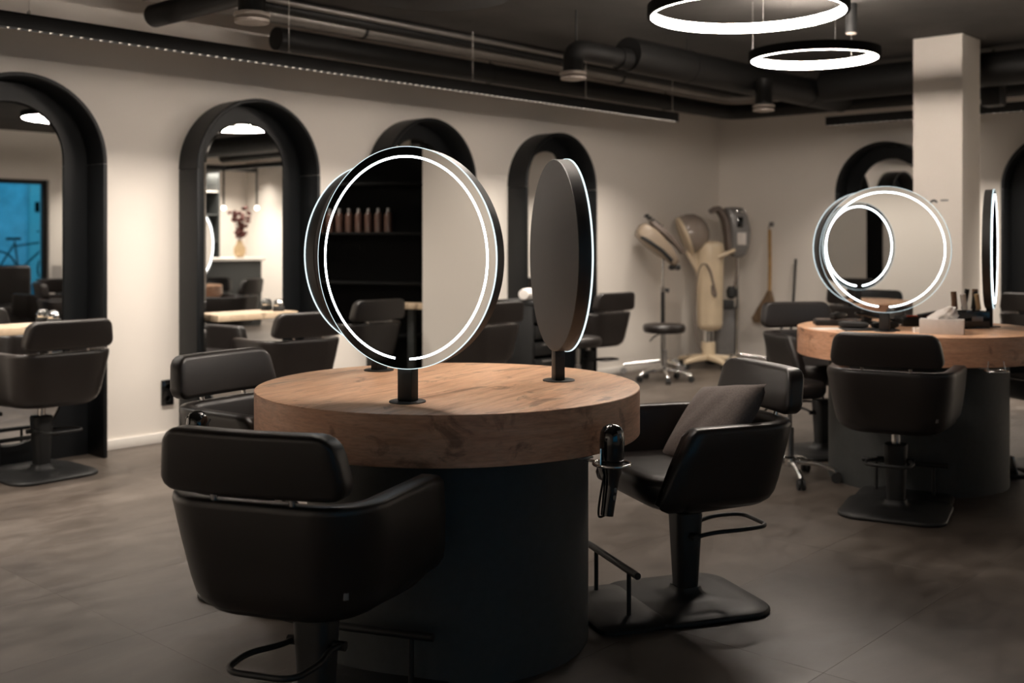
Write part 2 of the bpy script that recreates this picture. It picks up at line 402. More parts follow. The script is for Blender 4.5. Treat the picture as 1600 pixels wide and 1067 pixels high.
# ------------------------------------------------------------------ salon chairs
def upath(w, b, r, e):
    p = [(w, e - (e-b-r)*k/6) for k in range(7)]
    p += [(w-r + r*math.cos(R(-90*k/8)), b+r + r*math.sin(R(-90*k/8))) for k in range(1, 9)]
    p += [((w-r)*(1-2*k/9), b) for k in range(1, 9)]
    p += [(-(w-r) + r*math.cos(R(-90-90*k/8)), b+r + r*math.sin(R(-90-90*k/8))) for k in range(0, 9)]
    p += [(-w, b+r + (e-b-r)*k/6) for k in range(1, 7)]
    return p
UPPER = ('seat_shell', 'seat_cushion', 'backrest', 'pin', 'care_tag')
def make_chair(label):
    t = thing('salon_chair', label, 'chair', group='black salon chairs')
    zb, zt, T = .374, .652, .056
    def W(z): return .232 + .040*min(1, (z-zb)/(zt-zb)*1.15)
    def B(z): return -.262 - .05*(z-zb)/(zt-zb)
    def E(z):
        e = .128 + .34*(zt-z)
        if z > zt-.05: e -= 10*(z-(zt-.05))**2
        return min(e, .22) - 6*max(0, .40-z)**1.3
    cs = [(.06, zb), (.03, zb+.004), (.012, zb+.018), (.003, zb+.04), (0, zb+.08), (0, zb+.17), (0, zt-.02), (.003, zt-.006), (.009, zt-.0008), (T/2, zt), (T-.009, zt-.0008), (T-.003, zt-.006), (T, zt-.02), (T, zb+.15), (T, zb+.07), (.06, zb+.03)]
    cols = []
    for o_, z in cs:
        p = upath(W(z)-o_, B(z)+o_, max(.145-o_, .05), E(z)); n = len(p); q = []
        for i, (x, y) in enumerate(p): q.append((x*(1+.22*max(0, y+.17)), y, z))
        cols.append(q)
    rings = [[cols[j][i] for j in range(len(cs))] for i in range(n)]
    def shrink(rg, f, dy):
        c = sum((Vector(p) for p in rg), Vector())/len(rg)
        out = []
        for p in rg: out.append((p[0]+(c.x-p[0])*f, p[1]+dy, p[2] + (c.z-p[2])*f*.12))
        return out
    rings = [shrink(rings[0], .62, .016), shrink(rings[0], .25, .010)] + rings + [shrink(rings[-1], .25, .010), shrink(rings[-1], .62, .016)]
    MB().loft(rings).build('seat_shell', M['leather'], t, ang=60)
    lv = [(.372, .05, .10), (.376, .03, .075), (.392, .012, .045), (.42, 0, .014), (.455, 0, 0), (.478, .004, .004), (.489, .014, .014), (.494, .032, .032), (.495, .07, .07)]
    rg = []
    for z, ins, fr in lv:
        y0, y1 = -.245+ins*.3, .262-fr
        rg.append([(x, y, z + (.006*(y-.1) if z > .45 else 0)) for x, y in [(x*(.86+.14*min(1, max(0, (y+.1)/.22))), y) for x, y in rr(.254-ins*.6, (y1-y0)/2, .135, 9, 0, (y0+y1)/2)]])
    MB().loft(rg).build('seat_cushion', M['leather'], t, ang=60)
    # backrest pad: a bowed, rounded bolster
    hw, hh, th, zc = .228, .075, .064, .742
    xs = [-1, -.992, -.97, -.93, -.87, -.8] + [-.7+.1*k for k in range(15)] + [.8, .87, .93, .97, .992, 1]
    rg = []
    for u in xs:
        x = u*hw; ax = abs(x); cr = .045
        d = max(0, ax-(hw-cr)); h = hh - cr + math.sqrt(max(0, cr*cr-d*d))
        e2 = max(0, ax-(hw-.016)); tk = th/2 - .016 + math.sqrt(max(0, .016**2 - e2*e2))
        h = max(h-.0*e2, .03)
        out = []
        for (yy, zz) in rr(tk, h, min(.016, tk*.9), 4):
            out.append((x*(1+.06*zz/hh*-1), yy - .312 + .42*x*x - .20*(zz), zc+zz))
        rg.append(out)
    MB().loft(rg).build('backrest', M['leather'], t, ang=50)
    for s in (1, -1):
        MB().cyl((s*.10, -.288, .632), (s*.10, -.300, .682), .0085, seg=14).build('pin', M['chrome'], t)
    MB().box((0, 0, 0), (.012, .006, .03), .001, Matrix.Translation((.199, -.232, .45)) @ Matrix.Rotation(R(45), 4, 'Z')).build('care_tag', M['greyplastic'], t)
    MB().cyl((0, 0, .29), (0, 0, .386), .019, seg=20).build('post', M['chrome'], t)
    lv = [(.036, .036, .024), (.038, .038, .045), (.0495, .049, .302), (.048, .0475, .309), (.044, .0435, .312)]
    MB().loft([[(x, y, z) for x, y in rr(a, b_, .026, 6)] for a, b_, z in lv]).build('column', M['black'], t)
    lv = [(.228, .0, .10), (.232, .004, .10), (.232, .013, .10), (.226, .019, .097), (.17, .023, .085), (.10, .026, .06), (.066, .031, .04), (.050, .043, .03), (.045, .06, .028)]
    MB().loft([[(x, y, z) for x, y in rr(a, a, r_, 8)] for a, z, r_ in lv]).build('base_plate', M['black'], t, ang=60)
    pts = smoothpath([(-.066, .0, .236), (-.066, -.07, .246), (-.10, -.16, .256), (-.088, -.275, .258), (.088, -.275, .258), (.10, -.16, .256), (.066, -.07, .246), (.066, .0, .236)], .045)
    lv = MB().tube(pts, .0075, 10)
    for s in (1, -1): lv.cyl((s*.040, .0, .236), (s*.080, .0, .236), .012, seg=12)
    lv.build('foot_lever', M['black'], t)
    return t
def lift(root, dz):
    for c in root.children:
        if c.name.split('.')[0] in UPPER: c.location.z = dz
chair0 = make_chair('x'); used = [False]
def chair(x, y, face, dz, label):
    if not used[0]:
        used[0] = True; o = chair0; o.location = (x, y, 0); o.rotation_euler.z = R(face-90); o['label'] = label
    else: o = dup(chair0, (x, y, 0), face-90, label)
    lift(o, dz); return o
chair(1.672, 2.181, 24, .0, 'black salon chair nearest the camera, seen from behind, pushed to the foreground table')
chair(2.285, 3.179, -80.3, .01, 'black salon chair at the far left side of the foreground table, facing right')
C3 = chair(3.148, 2.068, 151.7, -.012, 'black salon chair with a grey cushion on it, right of the foreground table')
chair(4.825, 2.04, 15.1, .018, 'black salon chair seen squarely from behind at the right-hand table')
chair(2.56, 5.68, 92, .012, 'black salon chair at the left edge, before the first arch mirror')
chair(4.0, 5.55, 84, -.012, 'black salon chair before the arch mirror next to the wall socket')
chair(5.50, 5.42, 88, -.012, 'black salon chair seen between the two round mirrors, before the third arch')
chair(7.10, 5.62, 86, -.012, 'black salon chair right of the edge-on dark mirror, before the last left-wall arch')
chair(5.87, 2.92, 237, .04, 'black salon chair at the far side of the right-hand table, below the straw broom')
chair(9.28, 2.72, 0, 0, 'black salon chair cut by the right edge, before the back-wall arch')
chair(9.30, 4.2, 0, 0, 'black salon chair before the back-wall arch left of the pillar, behind the lit mirror')
chair(6.30, 1.80, 148, 0, 'black salon chair on the far right of the right-hand table, outside the frame')
chair(3.95, -1.95, -95, 0, 'black salon chair before the pale wall board by the window, seen only in mirrors')
chair(5.3, .35, -92, 0, 'black salon chair out in the room, seen only in the left arch mirror')
chair(-2.10, 4.76, 112, 0, 'black salon chair by the dark shelving, seen only in the nearest round mirror')

# cushion on the chair at right
def make_cushion():
    t = MB(); nu, nv = 22, 18; a, b, c = .205, .165, .06; rows = []
    for j in range(nv+1):
        v = -1+2*j/nv; row = []
        for i in range(nu+1):
            u = -1+2*i/nu
            h = c*max(0, (1-u**4))**.5*max(0, (1-v**4))**.5
            pinch = 1-.05*(1-abs(u)**2)*(abs(v)**4); pinch2 = 1-.05*(1-abs(v)**2)*(abs(u)**4)
            row.append((a*u*pinch2, b*v*pinch, h + .004*math.sin(9*u+5*v)*(1-u*u)*(1-v*v)))
        rows.append(row)
    vs = [p for r in rows for p in r]; k = len(vs); n = nu+1
    vs += [(p[0], p[1], -p[2]*.8) for p in vs]; fs = []
    for j in range(nv):
        for i in range(nu):
            q = (j*n+i, j*n+i+1, (j+1)*n+i+1, (j+1)*n+i); fs.append(q); fs.append(tuple(x+k for x in q[::-1]))
    return t.add(vs, fs)
cu = make_cushion().build('cushion', M['cushion'], ang=80)
fa = R(151.7); fx, fy = math.cos(fa), math.sin(fa)
cu.matrix_world = Matrix.Translation((3.148 - fx*.10, 2.068 - fy*.10, .600)) @ Matrix.Rotation(fa - PI/2 - R(6), 4, 'Z') @ Matrix.Rotation(R(128), 4, 'X') @ Matrix.Rotation(R(-11), 4, 'Z')
tag(cu, 'grey-brown fabric cushion leaning in the black chair at right of the foreground table', 'cushion')

# ------------------------------------------------------------------ floor footrests
def make_footrest(label):
    t = thing('footrest', label, 'footrest', group='black floor footrests')
    lv = [(0, .215, .125), (.012, .215, .125), (.02, .205, .115), (.032, .12, .06)]
    MB().loft([[(x, y, z) for x, y in rr(a, b_, .05, 6)] for z, a, b_ in lv]).build('foot_plate', M['black'], t, ang=50)
    for s in (1, -1): MB().cyl((s*.13, 0, .018), (s*.13, 0, .172), .0075, seg=12).build('upright', M['black'], t)
    MB().cyl((-.195, 0, .172), (.195, 0, .172), .0115, seg=14).build('bar', M['black'], t)
    return t
fr0 = [None]
def footrest(x, y, face, label, d=.285):
    p = (x + d*math.cos(R(face)), y + d*math.sin(R(face)), 0)
    if fr0[0] is None: fr0[0] = make_footrest(label); fr0[0].location = p; fr0[0].rotation_euler.z = R(face-90)
    else: dup(fr0[0], p, face-90, label)
footrest(3.155, 2.061, 151.7, 'black T-bar footrest between the foreground drum and the chair with the cushion')
footrest(1.672, 2.181, 24, 'black T-bar footrest behind the nearest chair, cut by the bottom edge')
footrest(4.825, 2.04, 15.1, 'black T-bar footrest under the chair at the right-hand table', .29)
footrest(2.285, 3.179, -80.3, 'black T-bar footrest hidden left of the foreground drum')
footrest(2.545, 5.68, 90, 'black T-bar footrest under the first arch mirror', .18)
footrest(4.045, 5.62, 90, 'black T-bar footrest under the arch mirror by the wall socket', .24)

# ------------------------------------------------------------------ hair dryers and holders
def make_dryer(label):
    """held upright: barrel back toward -y, handle down"""
    t = thing('hair_dryer', label, 'hair dryer', group='glossy black hair dryers')
    MB().lathe([(.0285, -.012), (.0315, .0), (.0335, .03), (.0340, .055), (.0315, .078), (.024, .092), (.012, .0985), (.0005, .1)], 32).build('barrel', M['gloss'], t, ang=70)
    MB().tube([(0, 0, -.011), (0, 0, -.03), (-.002, 0, -.045), (-.006, 0, -.07), (-.018, .002, -.145)], [.0285, .0265, .0215, .0195, .0175], 22).build('handle', M['gloss'], t, ang=60)
    for k in range(2): MB().box((-.008-.003*k, -.019, -.075-.02*k), (.008, .006, .012), .002).build('switch', M['greyplastic'], t)
    MB().box((0, 0, 0), (.022, .002, .008), .0005, Matrix.Translation((0, -.0297, .082)) @ Matrix.Rotation(R(-28), 4, 'X')).build('badge', M['steel'], t)
    MB().tube(spline([(-.018, .004, -.143), (-.02, .03, -.15), (.01, .05, -.10), (.035, .05, -.02), (.036, .03, .05), (.02, .04, .075)], 8), .0032, 8).build('power_cord', M['rubber'], t)
    return t
def make_holder(label):
    t = thing('dryer_holder', label, 'dryer holder', group='chrome dryer holder rings')
    MB().tube([(.050*math.cos(2*PI*k/48), .050*math.sin(2*PI*k/48), 0) for k in range(48)], .0042, 10, closed=True).build('ring', M['chrome'], t)
    for sx in (1, -1): MB().tube([(sx*.047, .0, 0), (sx*.042, .004, .02), (sx*.0385, .006, .045)], .0022, 8).build('prong', M['chrome'], t)
    MB().box((0, .075, -.003), (.016, .052, .005), .001).build('arm', M['chrome'], t)
    MB().box((0, .098, .003), (.042, .022, .006), .001).build('mount_plate', M['steel'], t)
    return t
hd0 = make_holder('empty'); dr0 = make_dryer('x')
def station(px_, py_, T, z, l1, l2, firstone=False):
    a = math.degrees(math.atan2(T[1]-py_, T[0]-px_)) - 90
    if firstone: h, d = hd0, dr0; h['label'], d['label'] = l1, l2
    else:
        h = dup(hd0, (0, 0, 0), 0, l1); d = dup(dr0, (0, 0, 0), 0, l2) if l2 else None
    h.location = (px_, py_, z); h.rotation_euler.z = R(a)
    if d: d.location = (px_, py_, z+.008); d.rotation_euler.z = R(a)
station(2.355, 1.781, T1, .632, 'chrome holder ring with a dryer in it, at the right of the foreground table', 'glossy black hair dryer hanging nozzle down at the right of the foreground table', True)
station(1.796, 2.929, T1, .612, 'chrome holder ring at the left of the foreground table behind the nearest chair', 'glossy black hair dryer at the left of the foreground table, only its round back showing')
station(5.19, 1.72, T2, .632, 'chrome holder ring tucked under the front rim of the right-hand table', None)
for i, x in enumerate((2.545, 4.045)):  # shelf hair dryers, reduced to a dark base under a chrome dome
    o = thing('domed_dryer', ('simplified chrome-domed hair dryer on the shelf of the leftmost arch mirror', 'simplified chrome-domed hair dryer on the shelf of the arch mirror by the wall socket')[i], 'canister', (x+.21, 5.955, .765), 0, 'simplified dryers on the arch shelves')
    MB().lathe([(.036, 0), (.038, .004), (.038, .03), (.034, .034), (.0005, .036)], 28).build('base', M['rubber'], o, ang=50)
    MB().lathe([(.034, .034), (.037, .045), (.032, .065), (.018, .077), (.0005, .08)], 28).build('dome', M['chrome'], o, ang=70)

# ------------------------------------------------------------------ things on the right-hand table
def at2(lat, dep, z=.78):   # table frame turned to the room diagonal
    return (T2[0] + .6736*lat + .739*dep, T2[1] - .739*lat + .6736*dep, z)
VR = -47.65
t = thing('tissue_box', 'pale tissue box with a tissue pulled up, on the right-hand table', 'tissue box', at2(-.015, -.37), VR-24)
MB().box((0, 0, .0355), (.20, .105, .071), .002).build('carton', M['card'], t)
ts = MB(); rings = []
for k, (z, a, b_) in enumerate([(.0715, .062, .010), (.09, .055, .022), (.105, .042, .020), (.118, .028, .022), (.128, .014, .010)]):
    rings.append([((a*math.cos(2*PI*i/20))*(1+.22*math.sin(5*i+k*1.7)) + .012*k, b_*math.sin(2*PI*i/20)*(1+.3*math.cos(4*i+k)), z+.006*math.sin(3*i)) for i in range(20)])
ts.loft(rings, (False, True)).build('tissue', M['paper'], t, ang=80)
t = thing('organizer_box', 'black organizer box full of brushes and combs behind the tissue box', 'organizer', at2(.245, -.02), VR+8)
bx = MB(); bx.box((0, 0, .004), (.20, .12, .008), .001)
for s in (1, -1): bx.box((s*.098, 0, .045), (.004, .12, .085), .001); bx.box((0, s*.058, .045), (.20, .004, .085), .001)
bx.build('tray', M['gloss'], t); MB().box((.03, -.0612, .05), (.06, .002, .022), .0005).build('label_strip', M['greyplastic'], t)
bcol = [M['brush'], M['brush'], M['black'], M['white'], M['black'], M['brush'], M['tan']]
for k in range(7):
    x = -.07+.024*k; lean = rnd.uniform(-.035, .085)
    b0 = thing('round_brush', ('brown', 'dark brown', 'black', 'white', 'second black', 'reddish brown', 'tan')[k] + ' hair brush standing in the black organizer box', 'brush', at2(.245 + x, -.02 + .02*((k % 3)-1), .79), VR+8, 'brushes in the organizer box')
    MB().cyl((0, 0, 0), (lean*.5, 0, .085), .006, seg=10).build('handle', M['black'], b0)
    MB().cyl((lean*.5, 0, .085), (lean, 0, .165+.012*(k % 3)), .012+.002*(k % 2), seg=12).build('bristles', bcol[k], b0)
def flat_tool(name, label, cat, p, rz, parts):
    t = thing(name, label, cat, p, rz)
    for nm, mb, m in parts: mb.build(nm, m, t)
    return t
flat_tool('paper_sheet', 'white sheet of paper lying at the left rim of the right-hand table', 'paper', at2(-.49, -.10), VR+10, [('sheet', MB().box((0, 0, .0012), (.16, .12, .002)), M['paper'])])
flat_tool('tool_mat', 'flat black tool mat left of the lit mirror on the right-hand table', 'mat', at2(-.30, -.16), VR-4, [('mat', MB().box((0, 0, .004), (.27, .14, .008), .002), M['rubber'])])
flat_tool('clipper_case', 'open black clipper case behind the tool mat on the right-hand table', 'case', at2(-.36, .17), VR-8, [('case_base', MB().box((0, 0, .014), (.24, .13, .028), .005), M['black']), ('case_rim', MB().box((0, 0, .030), (.22, .11, .004), .001), M['taupe'])])
def clipper(label, p, rz, tanpart):
    t = thing('hair_clipper', label, 'clipper', p, rz, 'clippers on the right-hand table')
    MB().loft([[(x, y, z) for y, z in rr(a, b_, min(a, b_)*.6, 4, 0, .018)] for x, a, b_ in [(-.075, .012, .010), (-.06, .018, .015), (0, .020, .0175), (.05, .022, .016), (.07, .021, .009)]]).build('body', M['black'], t, ang=60)
    MB().box((.08, 0, .018), (.016, .036, .006), .001).build('blade', M['chrome'], t)
    MB().box((-.01, 0, .0365), (.03, .012, .004), .001).build('grip', tanpart, t)
clipper('black hair clipper with a tan grip on the tool mat', at2(-.22, -.16, .788), VR+20, M['tan'])
clipper('black hair clipper with a chrome blade at the left of the tool mat', at2(-.37, -.14, .788), VR-30, M['taupe'])
clipper('black hair clipper lying on the open case', at2(-.36, .17, .812), VR+50, M['greyplastic'])
cc = MB(); pts = []
for k in range(150):
    a = k*.31; rd = .055+.018*math.sin(k*.77); pts.append((rd*math.cos(a), .7*rd*math.sin(a), .006+.028*(k/150)+.005*math.sin(k*1.3)))
tag(cc.tube(pts, .0042, 7).build('cable_coil', M['rubber'], loc=at2(.03, .17), ang=70), 'tangled black cable coil behind the lit mirror on the right-hand table', 'cable')
t = thing('straightener', 'black hair straightener with its jaws ajar, left behind the lit mirror', 'straightener', at2(-.17, .13), VR+14)
MB().box((0, 0, .011), (.24, .026, .018), .005).build('lower_jaw', M['gloss'], t)
MB().box((0, 0, 0), (.24, .026, .016), .005, Matrix.Translation((0, 0, .046)) @ Matrix.Rotation(R(10), 4, 'Y')).build('upper_jaw', M['gloss'], t)
MB().cyl((-.11, -.015, .018), (-.11, .015, .018), .02, seg=14).build('hinge', M['steel'], t)
t = thing('tool_pouch', 'black zip pouch with an orange edge behind the tissue box', 'pouch', at2(.07, .12), VR+8)
MB().box((0, 0, .026), (.26, .12, .052), .014, seg=3).build('pouch', M['black'], t); MB().box((0, -.05, .055), (.22, .012, .006), .002).build('orange_edge', M['red'], t)
t = thing('folded_comb_case', 'flat black comb case leaning on the zip pouch', 'case', at2(.10, .02), VR+6)
MB().box((0, 0, 0), (.17, .05, .012), .004, Matrix.Translation((0, 0, .075)) @ Matrix.Rotation(R(-10), 4, 'Y')).build('cover', M['rubber'], t); MB().box((0, 0, .035), (.05, .03, .068), .003).build('stand', M['rubber'], t)
flat_tool('small_carton', 'small white carton left of the tissue box on the right-hand table', 'box', at2(-.105, -.30), VR+2, [('carton', MB().box((0, 0, .012), (.045, .03, .024), .001), M['paper'])])

# ------------------------------------------------------------------ suspended track lamps
def track(label, p, rz, length, cables):
    t = thing('track_lamp', label, 'lamp', p, rz, 'long black track lamps')
    b = MB(); w_, h_ = .05, .075
    b.box((0, 0, h_/2-.004), (length, w_, .008)); 
    for s in (1, -1): b.box((0, s*(w_/2-.003), 0), (length, .006, h_))
    for s in (1, -1): b.box((s*(length/2-.003), 0, 0), (.006, w_, h_))
    b.build('housing', M['black'], t, smooth=False)
    MB().box((0, 0, .0), (length-.02, .036, .004)).build('led_strip', M['strip'], t)
    lo = MB(); n = int(length/.052)
    for k in range(n): lo.box((-length/2 + (k+.5)*length/n, 0, -.0275), (.004, .036, .019))
    tag(lo.build('louvre', M['white'], t, smooth=False), kind='stuff')
    for x in cables:
        c = MB().cyl((x, 0, h_/2), (x, 0, H-TRACK_Z), .0022, seg=6).build('cable', M['white'], t)
        MB().lathe([(.008, 0), (.012, .004), (.012, .014), (.003, .022)], 12, Matrix.Translation((x, 0, h_/2))).build('cable_clip', M['white'], c)
cx = [v-2.7 for v in (-1.0, .9, 2.33, 3.86, 5.41, 6.67, 7.87)]
track('long black louvred track lamp hanging along the left wall', (2.7, TRACK_Y, TRACK_Z), 0, 10.46, cx)
track('black louvred track lamp along the back wall, passing behind the pillar', (9.1, .95, TRACK_Z), 90, 7.06, (-3.2, -1.2, .8, 2.2, 3.45))
track('short black track lamp by the counter corner, seen only in mirrors', (8.3, -2.0, TRACK_Z), 0, 2.6, (-1.1, 1.1))
track('black track lamp by the white partition, outside the frame', (-1.55, 2.2, TRACK_Z), 90, 3.6, (-1.5, 1.5))

# ------------------------------------------------------------------ ring pendant lamps
def ring_lamp(label, p, r, cab, can):
    t = thing('ring_lamp', label, 'lamp', p, 0, 'glowing ring pendant lamps')
    n = 96; w_, h_ = .024, .052
    def sweep(pr): return [[((r+d)*math.cos(2*PI*k/n), (r+d)*math.sin(2*PI*k/n), z) for d, z in pr] for k in range(n+1)]
    MB().loft(sweep([(-w_+.007, .0), (0, .0), (0, h_), (-w_, h_), (-w_, h_-.006), (-w_+.007, h_-.008)]), (False, False)).build('housing', M['void'], t)
    MB().loft(sweep([(-w_+.0065, -.0005), (-w_+.0065, h_-.0085), (-w_, h_-.0065), (-w_-.0012, h_-.012), (-w_-.0012, .006), (-w_+.002, -.0005)]), (False, False)).build('diffuser', M['ring'], t)
    for a in cab:
        MB().cyl(((r-.012)*math.cos(R(a)), (r-.012)*math.sin(R(a)), h_), ((r-.012)*math.cos(R(a)), (r-.012)*math.sin(R(a)), H-p[2]), .0016, seg=6).build('cable', M['steel'], t)
    for a, z in can:
        x, y = (r-.012)*math.cos(R(a)), (r-.012)*math.sin(R(a))
        c = MB().cyl((x, y, z-p[2]), (x, y, H-p[2]), .034, seg=24).build('canopy', M['black'], t)
        MB().cyl((x, y, z-p[2]-.005), (x, y, z-p[2]), .031, seg=24).build('canopy_cap', M['beige'], c)
ring_lamp('larger glowing ring lamp cut by the top edge', (4.56, 2.65, 2.30), .47, (20, 140, 260), ((20, 2.52),))
ring_lamp('glowing ring lamp over the foreground table, above the frame', (2.75, 2.75, 2.30), .47, (20, 140, 260), ((20, 2.52),))
ring_lamp('smaller glowing ring lamp hanging lower left of the pillar', (5.97, 3.02, 2.30), .379, (-10, 105, 225), ((-10, 2.50),))

# ------------------------------------------------------------------ ducts, pipes and vents under the ceiling
def pipe(name, label, cat, pts, r, m, rad=.2, clamps=()):
    t = thing(name, label, cat, pts[0])
    o = Vector(pts[0]); P = [Vector(p)-o for p in smoothpath(pts, rad, 8)]
    MB().tube(P, r, 24).build('run', m, t, ang=50)
    for c in clamps:
        q = Vector(c)-o; cl = MB(); cl.cyl((q.x, q.y, q.z+r*.9), (q.x, q.y, H-o.z), .005, seg=6)
        cl.build('hanger', M['pipeblack'], t)
        c_, d_ = (q-Vector((.012, 0, 0)), q+Vector((.012, 0, 0))); MB().cyl(c_, d_, r+.004, seg=24).build('clamp', M['pipeblack'], t)
    return t
pipe('metal_pipe', 'grey metal pipe running under the ceiling above the left wall', 'pipe', [(3.06, 5.52, 2.605), (9.28, 5.52, 2.605), (9.28, -2.5, 2.605)], .056, M['pipegrey'], .25, [(4.6, 5.52, 2.605), (7.4, 5.52, 2.605)])
pipe('insulated_pipe', 'thick black insulated pipe below the grey pipe on the left wall', 'pipe', [(3.98, 5.60, 2.475), (9.36, 5.60, 2.475), (9.36, -2.5, 2.475)], .072, M['pipeblack'], .25, [(5.9, 5.60, 2.475), (8.2, 5.6, 2.475)])
pipe('thin_conduit', 'thin dark conduit close to the ceiling above the grey pipe', 'pipe', [(3.3, 5.36, 2.648), (9.1, 5.36, 2.648), (9.1, -2.5, 2.648)], .019, M['pipegrey'], .15)
pipe('black_pipe', 'black pipe tucked behind the grey pipe under the ceiling', 'pipe', [(3.5, 5.40, 2.618), (9.16, 5.40, 2.618), (9.16, -2.5, 2.618)], .03, M['pipeblack'], .15)
pipe('branch_pipe', 'black open-ended pipe pointing at the left wall beside the first ceiling vent', 'pipe', [(3.06, 5.42, 2.45), (3.06, 3.2, 2.45)], .062, M['pipeblack'], .1, [])
pipe('main_duct', 'wide black ventilation duct under the ceiling left of the ring lamps', 'duct', [(5.88, 4.32, 2.47), (9.05, 4.32, 2.47)], .115, M['pipeblack'], .1, [(6.6, 4.32, 2.47), (8.4, 4.32, 2.47)])
pipe('cross_duct', 'black duct crossing behind the top of the white pillar', 'duct', [(8.45, 4.18, 2.51), (8.45, -2.4, 2.51)], .13, M['pipeblack'], .1, [])
def vent(label, p, neck):
    t = thing('ceiling_vent', label, 'vent', p, 0, 'beige round extract vents on black necks')
    MB().tube(neck, .064, 24).build('neck', M['pipeblack'], t, ang=60)
    MB().lathe([(.07, .0), (.084, .004), (.084, .02), (.066, .026)], 36).build('flange', M['beige'], t)
    MB().lathe([(.0005, -.030), (.05, -.030), (.080, -.024), (.080, -.010), (.04, -.002), (.03, .002)], 36).build('valve_disc', M['beige'], t)
    return t
up = [(0, 0, .02), (0, 0, .12), (0, 0, .22)]
elb = smoothpath([(0, 0, .02), (0, 0, .17), (.57, 0, .17)], .13, 10)
vent('beige round vent on a black neck at top left, over the socket arch', (2.93, 4.31, 2.27), up)
v2 = vent('beige round vent on a black elbow pipe near the top centre', (5.31, 4.32, 2.265), elb)
MB().cyl((.03, 0, .22), (.03, 0, .42), .006, seg=8).build('hanger', M['pipeblack'], v2)
MB().cyl((.46, 0, .17), (.57, 0, .17), .072, seg=24).build('coupling', M['pipeblack'], v2)
vent('small beige round vent under the wide black duct, far from the camera', (7.44, 4.18, 2.24), up)
t = thing('acoustic_disc', 'black round acoustic foam disc on the ceiling at the top edge', 'acoustic panel', (3.86, 4.05, 2.49))
MB().lathe([(.0005, 0), (.40, 0), (.45, .03), (.46, .09), (.44, .172), (.0005, .172)], 56).build('foam', M['foam'], t, ang=70); 
t = thing('ceiling_speaker', 'small black speaker hanging right of the white pillar', 'speaker', (8.62, 2.88, 2.25))
MB().box((0, 0, .085), (.15, .15, .17), .02).build('cabinet', M['black'], t); MB().cyl((0, 0, .17), (0, 0, .43), .012, seg=8).build('bracket', M['black'], t)

# ------------------------------------------------------------------ wall socket, pillar print
t = thing('wall_socket', 'black double wall socket beside the second arch mirror', 'socket', (3.50, Y1, .30))
MB().box((0, -.006, 0), (.082, .012, .155), .004).build('plate', M['gloss'], t)
for s in (1, -1):
    MB().lathe([(.020, .0), (.020, .004), (.018, .004), (.017, -.0)], 24, Matrix.Translation((0, -.012, s*.036)) @ Matrix.Rotation(R(90), 4, 'X')).build('outlet', M['black'], t)
t = thing('pillar_print', 'small dark printed mark and text line on the white pillar', 'sign', (7.75, 3.0, 1.50))
q = Matrix.Rotation(R(-90), 4, 'Z')
MB().prism(arcpts((-.0, -.01), .03, 15, 165, 14) + arcpts((-.0, -.012), .016, 150, 30, 10), -.001, 0, q).build('mark', M['matte'], t)
MB().box((0, 0, 0), (.055, .0012, .012), 0, q @ Matrix.Translation((.075, 0, .012))).build('text_line', M['greyplastic'], t)

# ------------------------------------------------------------------ far corner equipment (local x = across the view, y = away)
def star_base(t, n, r, m, hub_z, a0=0, drop=.045, thick=.013, wheel=.026):
    for k in range(n):
        a = R(a0 + 360*k/n); c, s = math.cos(a), math.sin(a)
        pts = [(.02*c, .02*s, hub_z), (r*.55*c, r*.55*s, hub_z-.006), (r*.9*c, r*.9*s, hub_z-drop*.6), (r*c, r*s, hub_z-drop)]
        lg = MB().tube(spline(pts, 5), [thick*1.25]*5+[thick]*11, 12).build('leg', m, t, ang=60)
        z = wheel; w_ = MB()
        for d in (-.012, .012):
            w_.cyl((r*c - s*d - s*.006, r*s + c*d + c*.006, z), (r*c - s*d + s*.006, r*s + c*d - c*.006, z), wheel, seg=16)
        w_.cyl((r*c, r*s, z), (r*c, r*s, hub_z-drop+.004), .007, seg=8)
        w_.build('caster', M['rubber'], lg)
def stool(label, p, a0, seat_z=.50, m=None):
    t = thing('rolling_stool', label, 'stool', p, VR, 'rolling stools')
    MB().lathe([(.14, seat_z-.078), (.175, seat_z-.072), (.185, seat_z-.05), (.185, seat_z-.022), (.175, seat_z-.005), (.15, seat_z), (.0005, seat_z+.003)], 48).build('seat', M['leather'], t, ang=60)
    MB().cyl((0, 0, .10), (0, 0, .27), .025, seg=18).build('gas_column', M['steel'], t); MB().cyl((0, 0, .27), (0, 0, seat_z-.076), .016, seg=16).build('piston', M['chrome'], t)
    MB().tube([(-.03, 0, seat_z-.085), (-.09, -.02, seat_z-.11), (-.13, -.03, seat_z-.15)], .006, 8).build('height_lever', M['rubber'], t)
    MB().lathe([(.034, .072), (.038, .08), (.038, .115), (.028, .125)], 20).build('hub', M['chrome'], t)
    star_base(t, 5, .235, M['chrome'], .098, a0)
stool('black rolling stool on a chrome star base before the standing hair dryers', (7.89, 5.40, 0), -90)
stool('black rolling stool on chrome casters left of the right-hand table', (5.10, 2.72, 0), -90, .51)
stool('black rolling stool glimpsed behind the edge-on dark mirror', (6.52, 5.26, 0), -60, .49)

